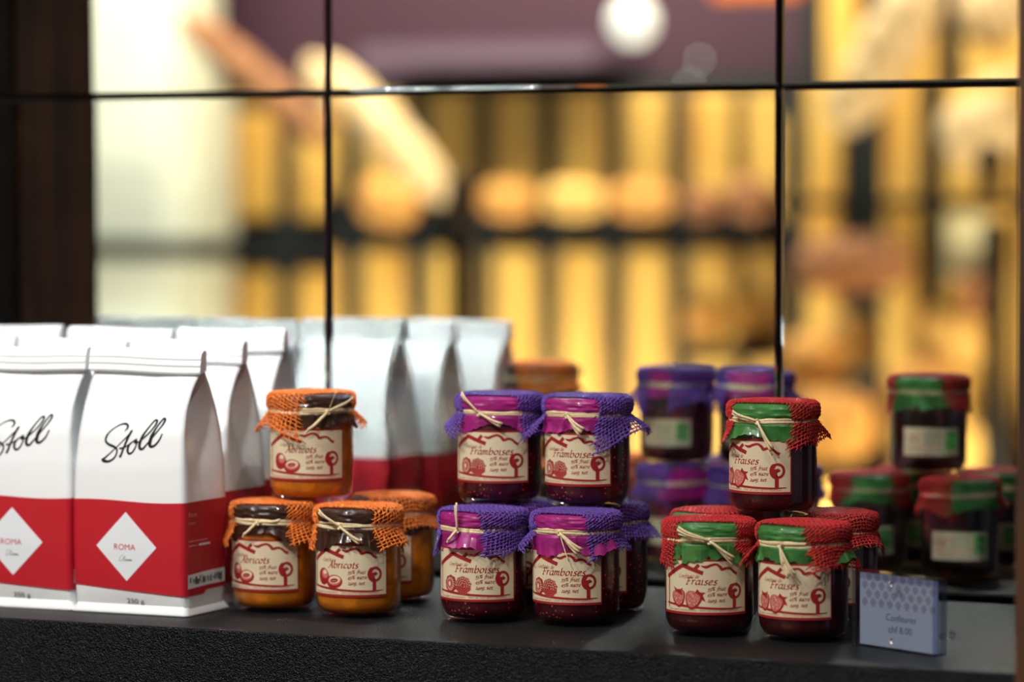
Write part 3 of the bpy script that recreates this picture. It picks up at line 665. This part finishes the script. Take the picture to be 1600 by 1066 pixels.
def crimp_mesh(seed):
    q = random.Random(seed); m = MB(); hw = .0503
    prof = [(-.0016, .1895), (-.0085, .1872), (-.0095, .1888), (-.0082, .1928), (-.0088, .1944), (-.0074, .1980), (-.0078, .1996), (-.0058, .2040), (-.0030, .2056), (-.0010, .2060), (.0014, .2050), (.0016, .1895)]
    xs = np.linspace(-hw, hw, 25); P = []
    for x in xs: P.append([(x, y+.0006*math.sin(x*70+seed)-.0008*math.exp(-((x-.01)/.012)**2), z+.0007*math.sin(x*45+seed*2)) for y, z in prof])
    m.grid(np.array(P)); n = len(prof); m.f.append(list(range(n))); m.m.append(0); m.f.append([24*n+i for i in reversed(range(n))]); m.m.append(0)
    return m
ST_S = [(545,360,8),(592,300,42),(596,245,50),(545,205,45),(450,212,30),(330,275,24),(222,372,32),(165,480,42),(172,560,46),(245,622,52),(350,668,50),(410,720,42),(418,800,36),(370,900,36),(280,962,46),(190,965,58),(130,935,66),(160,905,40),(260,815,26),(370,712,22),(430,655,22),(520,565,22),(610,470,24),(725,325,10)]
ST_T = [(700,345,50),(640,480,48),(590,610,44),(550,720,44),(520,820,46),(487,893,52)]
ST_X = [(468,712,40),(560,695,34),(640,650,24),(740,575,24),(830,530,40)]
ST_O = [(830,535,34),(745,575,26),(672,640,38),(642,740,52),(672,818,46),(740,800,36),(800,700,30),(828,600,30)]
ST_K = [(838,560,34),(800,585,44),(770,605,44)]
ST_L1 = [(790,600,40),(880,578,24),(960,510,26),(1070,400,32),(1165,255,38),(1188,165,46),(1135,165,36),(1035,300,34),(935,480,52),(888,620,58),(895,715,60),(950,735,46),(1010,670,34),(1080,585,32),(1180,450,30),(1305,265,36),(1350,150,46),(1305,135,36),(1195,310,40),(1125,480,66),(1095,620,72),(1120,690,56),(1200,665,42),(1285,560,32),(1335,432,28)]
def band_mesh():
    m = MB(); z0, z1 = .0185, .0885
    zs = np.linspace(z0, z1, 12); P = []
    for z in zs:
        row = []
        for x, y in bag_ring(z, .0005):
            zz = z
            if z == zs[0] and y < 0: zz = z-.003*(x/BW)
            if z == zs[-1]: zz = z-.0008*math.sin(x*60)
            row.append((x, y, zz))
        P.append(row)
    m.grid(np.array(P), cv=True)
    f = lambda x, y, lift: (x/1000, front_y(x/1000, y/1000, .0005)-.00005-lift/1000, y/1000)
    A = Art(f); A.mb = m
    n = 12; cx, cy, hh = -.8, 53.0, 27.0
    rows = []
    for i in range(-n, n+1):
        k = hh*i/n; wd = hh-abs(k); rows.append([(cx-wd+2*wd*j/10, cy+k) for j in range(11)])
    A.strip(rows, 1, .12)
    A.font('ROMA', cx-10.5, cy-2.6, 6.6, 2, .3, width=19)
    for k, st in enumerate([[(3.3,4.2),(2.2,4.6),(.6,2.6),(.3,.8),(1.4,.1),(3.2,1.3),(4.8,4.4),(4.2,1.8),(4.4,.3),(5.4,.8)], [(6.8,1.8),(5.8,1.9),(5.6,.5),(6.6,.5),(7.1,1.8),(7.1,.3),(8.4,1.8),(8.2,.4),(9.3,1.8),(9.2,.4),(9.9,1.9),(10,.4),(11,1.7),(10.7,.4),(12.2,1.2)]]):
        A.stroke([(cx-6.5+x+.2*y, cy-11.5+y) for x, y in st], .28, 3, .3, n=4)
    # printing and lot sticker on the right side of the sleeve
    g = lambda x, y, lift: (np.interp(y/1000, ZK, WK)+.0006+lift/1000, x/1000, y/1000)
    B = Art(g); B.mb = m
    B.font('Roma', -29, 77, 5.5, 4, .12, shear=.2); B.font('ESPRESSO', -29, 71, 2.6, 4, .12)
    for y, l in ((58, 30), (54.5, 13)): B.line([(-29, y), (-29+l, y)], .8, 4, .12)
    B.line([(-13, 54.5), (4, 54.5)], 1.6, 1, .12)
    B.strip([[(-30, 21), (-30, 32)], [(0, 22), (0, 33)], [(28, 22), (28, 33)]], 1, .15)
    q = random.Random(5); x = -27
    while x < 24:
        wv = q.choice([.5, .9, 1.6, 2.6]); h0, h1 = 23.5+q.random()*3, 28+q.random()*2.6
        B.strip([[(x, h0), (x, h1)], [(x+wv, h0), (x+wv, h1)]], 5, .3); x += wv+q.choice([.5, .8, 2.2])
    return m.mesh('label_band', [REDBAND, WHITEINK, REDINK, GREYINK, PINKINK, BLACKINK])
def logo_mesh(fn):
    f = lambda x, y, lift: (x/1000, front_y(x/1000, y/1000)-fn(x/1000, y/1000, 0)-lift/1000, y/1000)
    A = Art(f)
    def cv(p):
        px, py = 155+p[0]/13.33, 650+p[1]/13.33; u = (px-204.5)*.572; v = (957+(px-117)*.062-py)*.500
        return (u, v, p[2]/13.33*.535)
    for st in (ST_S, ST_T, ST_X, ST_O, ST_K, ST_L1): A.stroke([cv(p) for p in st], 1, 0, .25, n=7)
    return A.mb.mesh('printed_logo', [BLACKINK])
def weight_mesh():
    f = lambda x, y, lift: (x/1000, front_y(x/1000, y/1000)-lift/1000, y/1000)
    A = Art(f); A.font('250 g', -2, 8.4, 5.6, 0, .5, width=15); return A.mb.mesh('printed_weight', [BLACKINK])
BANDM = band_mesh(); WEIGHTM = weight_mesh()
BM = []
for s_ in (11, 12, 13):
    BM.append((bag_body(s_).mesh('bag_body', BAGPAPER), crimp_mesh(s_).mesh('crimped_top', BAGPAPER, smooth=False), logo_mesh(bag_wr(s_))))
def bag(x, y, rz, k, sz, label):
    t = empty('coffee_bag', (x, y, .0002), rz); t.scale = (1, 1, sz)
    tag(t, label, 'coffee bag', 'white and red coffee bags')
    b_, c_, l_ = BM[k]
    put('bag_body', b_, t); put('crimped_top', c_, t); put('printed_logo', l_, t); put('label_band', BANDM, t); put('printed_weight', WEIGHTM, t)
bag(-.2200, -.2975, math.radians(-1.0), 0, 1.00, 'front white coffee bag with whole black logo, next to the jam jars')
bag(-.3260, -.2950, math.radians(1.5), 1, 1.0, 'white coffee bag cut by the left edge of the photo')
bag(-.2340, -.2020, math.radians(0), 2, 1.015, 'white coffee bag directly behind the front one with the whole logo')
bag(-.2430, -.1130, math.radians(1.0), 1, 1.045, 'rearmost white coffee bag of the column nearest the jars')
bag(-.3420, -.2020, math.radians(-1), 2, 1.01, 'white coffee bag behind the bag at the left edge')
bag(-.3500, -.1130, math.radians(0), 0, 1.04, 'rearmost white coffee bag of the second column from the jars')
bag(-.4500, -.2020, math.radians(1), 0, 1.02, 'white coffee bag in the middle row, mostly outside the left edge')
bag(-.4580, -.1130, math.radians(0), 1, 1.045, 'rearmost white coffee bag in the far left corner')

# ------------------------------------------------------------------ price card
ang = math.atan2(-.0402, .0727)
t = empty('price_card_holder', (.3941, -.3040, .0002), ang); tag(t, 'clear acrylic block with a grey price card reading Confitures chf 8.00', 'price card')
cw, chh = .0415, .0545
lean = Matrix.Rotation(math.radians(-3), 4, 'X')
def slab(name, y0, y1, mats):
    m = MB(); m.box((-cw, y0, 0), (cw, y1, chh)); m.m = [1, 1, 0, 1, 0, 1]; o = m.build(name, mats, t, smooth=False); return bevel(o, .0005, 1)
slab('acrylic_panel', -.0065, -.0005, [ACRYL, ACRYLEDGE]); slab('acrylic_panel', .0005, .0075, [ACRYL, ACRYLEDGE])
A = Art(lambda x, y, lift: (x/1000, -.0001-lift/1000, y/1000)); W2, H2 = 79.0, 52.0
A.strip([[(-W2/2, 1), (-W2/2, 1+H2)], [W2/2 and (W2/2, 1), (W2/2, 1+H2)]], 0, 0)
for i in range(9):
    for j in range(4):
        x, y = -W2/2+5+i*8.6+(4.3 if j % 2 else 0), 32+j*6.2
        if abs(x) < W2/2-3.5: A.blob([(x, y+3.4), (x+2.6, y+1.6), (x+3.2, y-.5), (x+1.4, y-2), (x+1.9, y-3), (x-1.9, y-3), (x-1.4, y-2), (x-3.2, y-.5), (x-2.6, y+1.6)], 1, .05, 1)
A.font('Confitures', -12.5, 20.5, 7.0, 2, .08, width=30); A.font('chf 8.00', -10, 12.0, 7.0, 2, .08, width=24)
A.mb.build('printed_card', [CARD, CARDPAT, mat('card_grey_ink', lin(48, 52, 68), .6)], t, smooth=False)
for z in (.0480, .0070):
    m = MB(); m.lathe([(0, 0), (.0016, 0), (.0020, .0006), (.0020, .0012)], 16); o = m.build('screw', STEEL, t); o.rotation_euler = (PI/2, 0, 0); o.location = (0, -.0062, z)
m = MB(); m.tube([(0, 0, 0), (0, .012, 0)], .0022, 12); m.tube([(0, .012, 0), (0, .014, 0)], [.0040, .0030], 12); o = m.build('rear_foot', ACRYL, t); o.location = (cw-.006, .0075, .013)
m = MB(); m.tube([(0, 0, 0), (0, .012, 0)], .0022, 12); m.tube([(0, .012, 0), (0, .014, 0)], [.0040, .0030], 12); o = m.build('rear_foot', ACRYL, t); o.location = (-cw+.006, .0075, .013)

# ------------------------------------------------------------------ the shop behind the camera, seen in the mirror
BGY = 5.0
def bbox(name, px0, px1, py0, py1, Y, depth, m_, parent=None, bev=.004):
    a, c = behind(px0, py0, Y), behind(px1, py1, Y); mm = MB(); mm.box((min(a[0], c[0]), -Y-depth, min(a[2], c[2])), (max(a[0], c[0]), -Y, max(a[2], c[2])))
    o = mm.build(name, m_, parent, smooth=False)
    return bevel(o, bev) if bev else o
b = MB(); b.box((-5.5, -5.5, -1.0), (4.5, -5.2, 2.4)); tag(b.build('wall_shop', PLUM, smooth=False), kind='structure')
b = MB(); b.box((-5.6, -5.5, -1.0), (-5.5, .1, 2.4)); tag(b.build('wall_far_left', mat('tan_plaster', lin(190, 160, 112), .7), smooth=False), kind='structure')
# white pillar; the shade on its other side is put into a darker colour
pl = bbox('white_pillar', 60, 262, -900, 1900, 4.72, .2, WHITEWALL); tag(pl, 'white plastered pillar behind the shop shelves, mirrored at left', 'pillar')
pl = bbox('white_pillar', 262, 345, -900, 1900, 4.86, .1, mat('shaded_plaster', lin(200, 196, 176), .7)); tag(pl, 'shaded side of the white pillar in darker cream, mirrored at left', 'wall strip')
# bread rack: dark backing, pine slats, black shelves
rk = empty('bread_rack', (0, 0, 0)); tag(rk, 'long bread rack with yellow pine slats and black shelves, mirrored behind the bags and jars', 'bread rack')
a, c = behind(350, 150, BGY+.12), behind(1222, 900, BGY+.12)
mm = MB(); mm.box((a[0], -5.17, -1.0), (c[0], -5.12, a[2])); mm.build('back_panel', DARKWALL, rk, smooth=False)
for i, x in enumerate([395, 497, 600, 705, 805, 907, 1010, 1112, 1200]):
    p = behind(x-34, 172, BGY+.10); q_ = behind(x+34, 340, BGY+.10)
    mm = MB(); mm.box((p[0], -5.12, q_[2]), (q_[0], -5.09, p[2])); 
    mm2 = mm.build('slat', SLATWOOD, rk, smooth=False); bevel(mm2, .012, 3)
    p = behind(x-34, 420, BGY+.10); q_ = behind(x+34, 900, BGY+.10)
    mm = MB(); mm.box((p[0], -5.12, q_[2]), (q_[0], -5.09, p[2])); bevel(mm.build('slat', SLATWOOD, rk, smooth=False), .012, 3)
a, c = behind(60, 372, 4.6), behind(1178, 410, 4.6)
mm = MB(); mm.box((a[0], -5.12, c[2]), (c[0], -4.6, a[2])); bevel(mm.build('shelf_board', BLACKMETAL, rk, smooth=False), .004)
a, c = behind(1055, 583, 4.62), behind(1178, 598, 4.62)
mm = MB(); mm.box((a[0], -5.12, c[2]), (c[0], -4.60, a[2])); mm.build('shelf_board', BLACKMETAL, rk, smooth=False)
a, c = behind(560, 92, 4.9), behind(930, 118, 4.9)
mm = MB(); mm.box((a[0], -5.18, c[2]), (c[0], -4.9, a[2])); mm.build('top_ledge', LILAC, rk, smooth=False)
# right rack, a little nearer
rr_ = empty('bread_rack', (0, 0, 0)); tag(rr_, 'nearer bread rack with wide slats and black shelf, mirrored at right', 'bread rack')
a, c = behind(1222, -300, 4.72), behind(1680, 900, 4.72)
mm = MB(); mm.box((a[0], -4.80, -1.0), (c[0], -4.76, a[2])); mm.build('back_panel', mat('black_slate_panel', lin(24, 30, 32), .7), rr_, smooth=False)
for x0, x1 in ((1256, 1304), (1378, 1428), (1474, 1580), (1600, 1660)):
    p, q_ = behind(x0, -300, 4.68), behind(x1, 900, 4.68); mm = MB(); mm.box((p[0], -4.76, q_[2]), (q_[0], -4.73, p[2])); bevel(mm.build('slat', SLATWOOD, rr_, smooth=False), .01, 3)
a, c = behind(1222, 296, 4.35), behind(1680, 314, 4.35)
mm = MB(); mm.box((a[0], -4.75, c[2]), (c[0], -4.35, a[2])); mm.build('shelf_board', BLACKMETAL, rr_, smooth=False)
a, c = behind(1222, 720, 4.2), behind(1680, 760, 4.2)
mm = MB(); mm.box((a[0], -4.75, c[2]), (c[0], -4.2, a[2])); mm.build('shelf_board', BLACKMETAL, rr_, smooth=False)
# stanchions
def stanchion(px, pw, pytop, Y, label):
    p = behind(px, pytop, Y); w_ = (behind(px+pw/2, pytop, Y)-p)[0]
    t_ = empty('stanchion', (p[0], p[1], -1.0)); tag(t_, label, 'post')
    hgt = p[2]+1.0; m = MB(); m.lathe([(0, 0), (w_, 0), (w_, hgt-.12)], 24); m.build('pole', BLACKMETAL, t_)
    m = MB(); m.lathe([(w_, hgt-.12), (w_*1.15, hgt-.115), (w_*1.15, hgt-.01), (w_*.7, hgt), (0, hgt)], 24); m.build('cap', BRONZE, t_)
stanchion(716, 34, 300, 3.9, 'dark round post with bronze cap, mirrored left of the raspberry jars')
stanchion(1561, 36, 335, 3.6, 'dark round post mirrored near the right wooden post')
p = behind(1552, 210, 3.62)
m = MB(); m.lathe([(0, 0), (.020, 0), (.020, .05), (.028, .06), (.022, .09), (0, .1)], 20); tag(m.build('grinder', BLACKMETAL, loc=(p[0], p[1]+.0, p[2]-.10)), 'small dark knob shaped fitting above the right post, mirrored', 'fitting')
# lamp glow and small lamps
EM = bpy.data.materials.new('lamp_glow'); EM.use_nodes = True; e_ = EM.node_tree.nodes['Principled BSDF']; e_.inputs['Emission Color'].default_value = (.82, .88, .86, 1); e_.inputs['Emission Strength'].default_value = .75
EM2 = EM.copy(); EM2.node_tree.nodes['Principled BSDF'].inputs['Emission Strength'].default_value = 6
p = behind(988, 52, 4.5)
t_ = empty('globe_lamp', tuple(p)); tag(t_, 'round white globe lamp glowing at top centre of the mirror', 'lamp')
m = MB(); m.lathe([(.052*math.sin(k*PI/12), -.052*math.cos(k*PI/12)) for k in range(13)], 24); m.build('globe', EM, t_)
m = MB(); m.tube([(0, 0, .05), (0, 0, 2.4-p[2])], .008, 8); m.build('hanging_rod', BLACKMETAL, t_)
for x, y in ((1092, 112), (1076, 150)):
    p = behind(x, y, 4.85); m = MB(); m.lathe([(.004*math.sin(k*PI/6), -.004*math.cos(k*PI/6)) for k in range(7)], 8)
    tag(m.build('pilot_light', EM2, loc=tuple(p)), 'tiny round pilot light right of the globe lamp' if x == 1092 else 'lower tiny pilot light below the globe lamp', 'light')
o = bbox('orange_sign', 1112, 1225, -60, 14, 4.6, .03, mat('orange_board', lin(226, 120, 24), .6)); tag(o, 'orange board above the bread rack at the top of the mirror', 'sign')

# ------------------------------------------------------------------ breads
def loaf(name, px0, py0, px1, py1, Y, thick, mi, label, fat=1.0, cat='bread', group='breads on the shop shelves'):
    """loaf running from one mirrored point to the other, thick = diameter (m)"""
    a, c = behind(px0, py0, Y), behind(px1, py1, Y); ax = c-a; L = np.linalg.norm(ax); ax /= L; up = np.array([0, 1., 0]); sd = np.cross(ax, up); sd /= np.linalg.norm(sd)
    m = MB(); P = []; q = random.Random(int(px0*7+py0))
    ns, nt = 28, 20; ph = q.uniform(0, 6)
    for i in range(ns+1):
        u = i/ns; r = thick/2*max(.02, (1-abs(2*u-1)**3.2))**.5*(1+.04*math.sin(u*25+ph)); row = []
        for k in range(nt):
            t_ = k*2*PI/nt; cut = 1-.10*max(0, math.cos(t_-1.2))*max(0, math.sin(u*L/thick*9+t_*.8))
            row.append(a+ax*L*u+r*cut*(math.cos(t_)*up*fat+math.sin(t_)*sd))
        P.append(row)
    m.grid(np.array(P), cv=True); org = (a+c)/2; m.v = [v-org for v in m.v]
    o = m.build(name, BREAD[mi], loc=tuple(org)); tag(o, label, cat, group); return o
# (px0, py0, px1, py1, Y, thickness, crust, label)
loaf('baguette', 300, 40, 520, 225, 4.42, .085, 2, 'long brown baguette leaning diagonally, its top end near the white pillar')
loaf('baguette', 500, 110, 700, 345, 4.60, .105, 1, 'pale floury baguette leaning diagonally down to the black shelf')
loaf('baguette', 560, 335, 650, 352, 4.45, .11, 0, 'short golden loaf lying at the foot of the leaning baguettes')
loaf('bread_loaf', 750, 340, 838, 345, 4.55, .085, 0, 'golden loaf on the black shelf, first right of the bronze capped post')
loaf('bread_loaf', 848, 340, 945, 342, 4.5, .085, 3, 'golden loaf in the middle of the row on the black shelf')
loaf('bread_loaf', 952, 340, 1052, 346, 4.55, .085, 0, 'golden loaf at the right end of the row on the black shelf')
loaf('bread_loaf', 1068, 348, 1126, 350, 4.55, .075, 2, 'brown loaf on the black shelf left of the tile joint')
loaf('bread_loaf', 1134, 335, 1205, 345, 4.5, .095, 2, 'dark crusted round loaf touching the tile joint on the black shelf')
loaf('bread_loaf', 1072, 528, 1136, 535, 4.70, .12, 0, 'round orange loaf low behind the mirrored raspberry jars')
loaf('bread_loaf', 1146, 520, 1206, 530, 4.88, .12, 0, 'round loaf low beside the tile joint, above the red stack')
loaf('bread_loaf', 1310, 190, 1430, -20, 4.35, .14, 1, 'large tan loaf standing diagonally on the right rack')
loaf('bread_loaf', 1480, 60, 1590, 10, 4.4, .15, 1, 'broad tan loaf at the top right corner of the mirror')
loaf('bread_loaf', 1478, 215, 1600, 165, 4.3, .15, 1, 'broad tan loaf above the dark post at right')
loaf('bread_loaf', 1246, 405, 1432, 395, 4.3, .125, 2, 'wide brown loaf under the right black shelf')
loaf('bread_loaf', 1500, 450, 1575, 440, 4.3, .10, 2, 'small brown loaf under the pale price sheet')
loaf('bread_loaf', 1228, 560, 1325, 545, 4.25, .13, 0, 'golden loaf in the low heap just right of the tile joint')
loaf('bread_loaf', 1290, 515, 1375, 525, 4.42, .13, 3, 'bright yellow crusted loaf in the middle of the low heap')
loaf('bread_loaf', 1235, 660, 1375, 650, 4.08, .15, 0, 'wide golden loaf at the bottom of the low heap')
loaf('bread_loaf', 1420, 520, 1550, 510, 4.42, .14, 3, 'bright golden loaf beside the mirrored strawberry jar')
loaf('bread_loaf', 1385, 610, 1520, 600, 4.25, .15, 0, 'golden loaf behind the mirrored strawberry jar')
loaf('bread_loaf', 1400, 690, 1540, 685, 4.08, .15, 3, 'lowest yellow loaf of the heap')
o = bbox('price_sheet', 1484, 1550, 322, 425, 4.34, .006, mat('cream_sheet', lin(226, 216, 176), .7), bev=0); tag(o, 'pale cream sheet hanging under the right black shelf, mirrored', 'sheet')

# keep the caustic clutter low, the mirror needs a few bounces
sc.cycles.max_bounces = 10; sc.cycles.diffuse_bounces = 3; sc.cycles.glossy_bounces = 6; sc.cycles.transmission_bounces = 6; sc.cycles.transparent_max_bounces = 24
sc.cycles.blur_glossy = 0.0; sc.cycles.sample_clamp_indirect = 0; sc.cycles.caustics_reflective = True; sc.cycles.caustics_refractive = False; sc.cycles.use_denoising = True
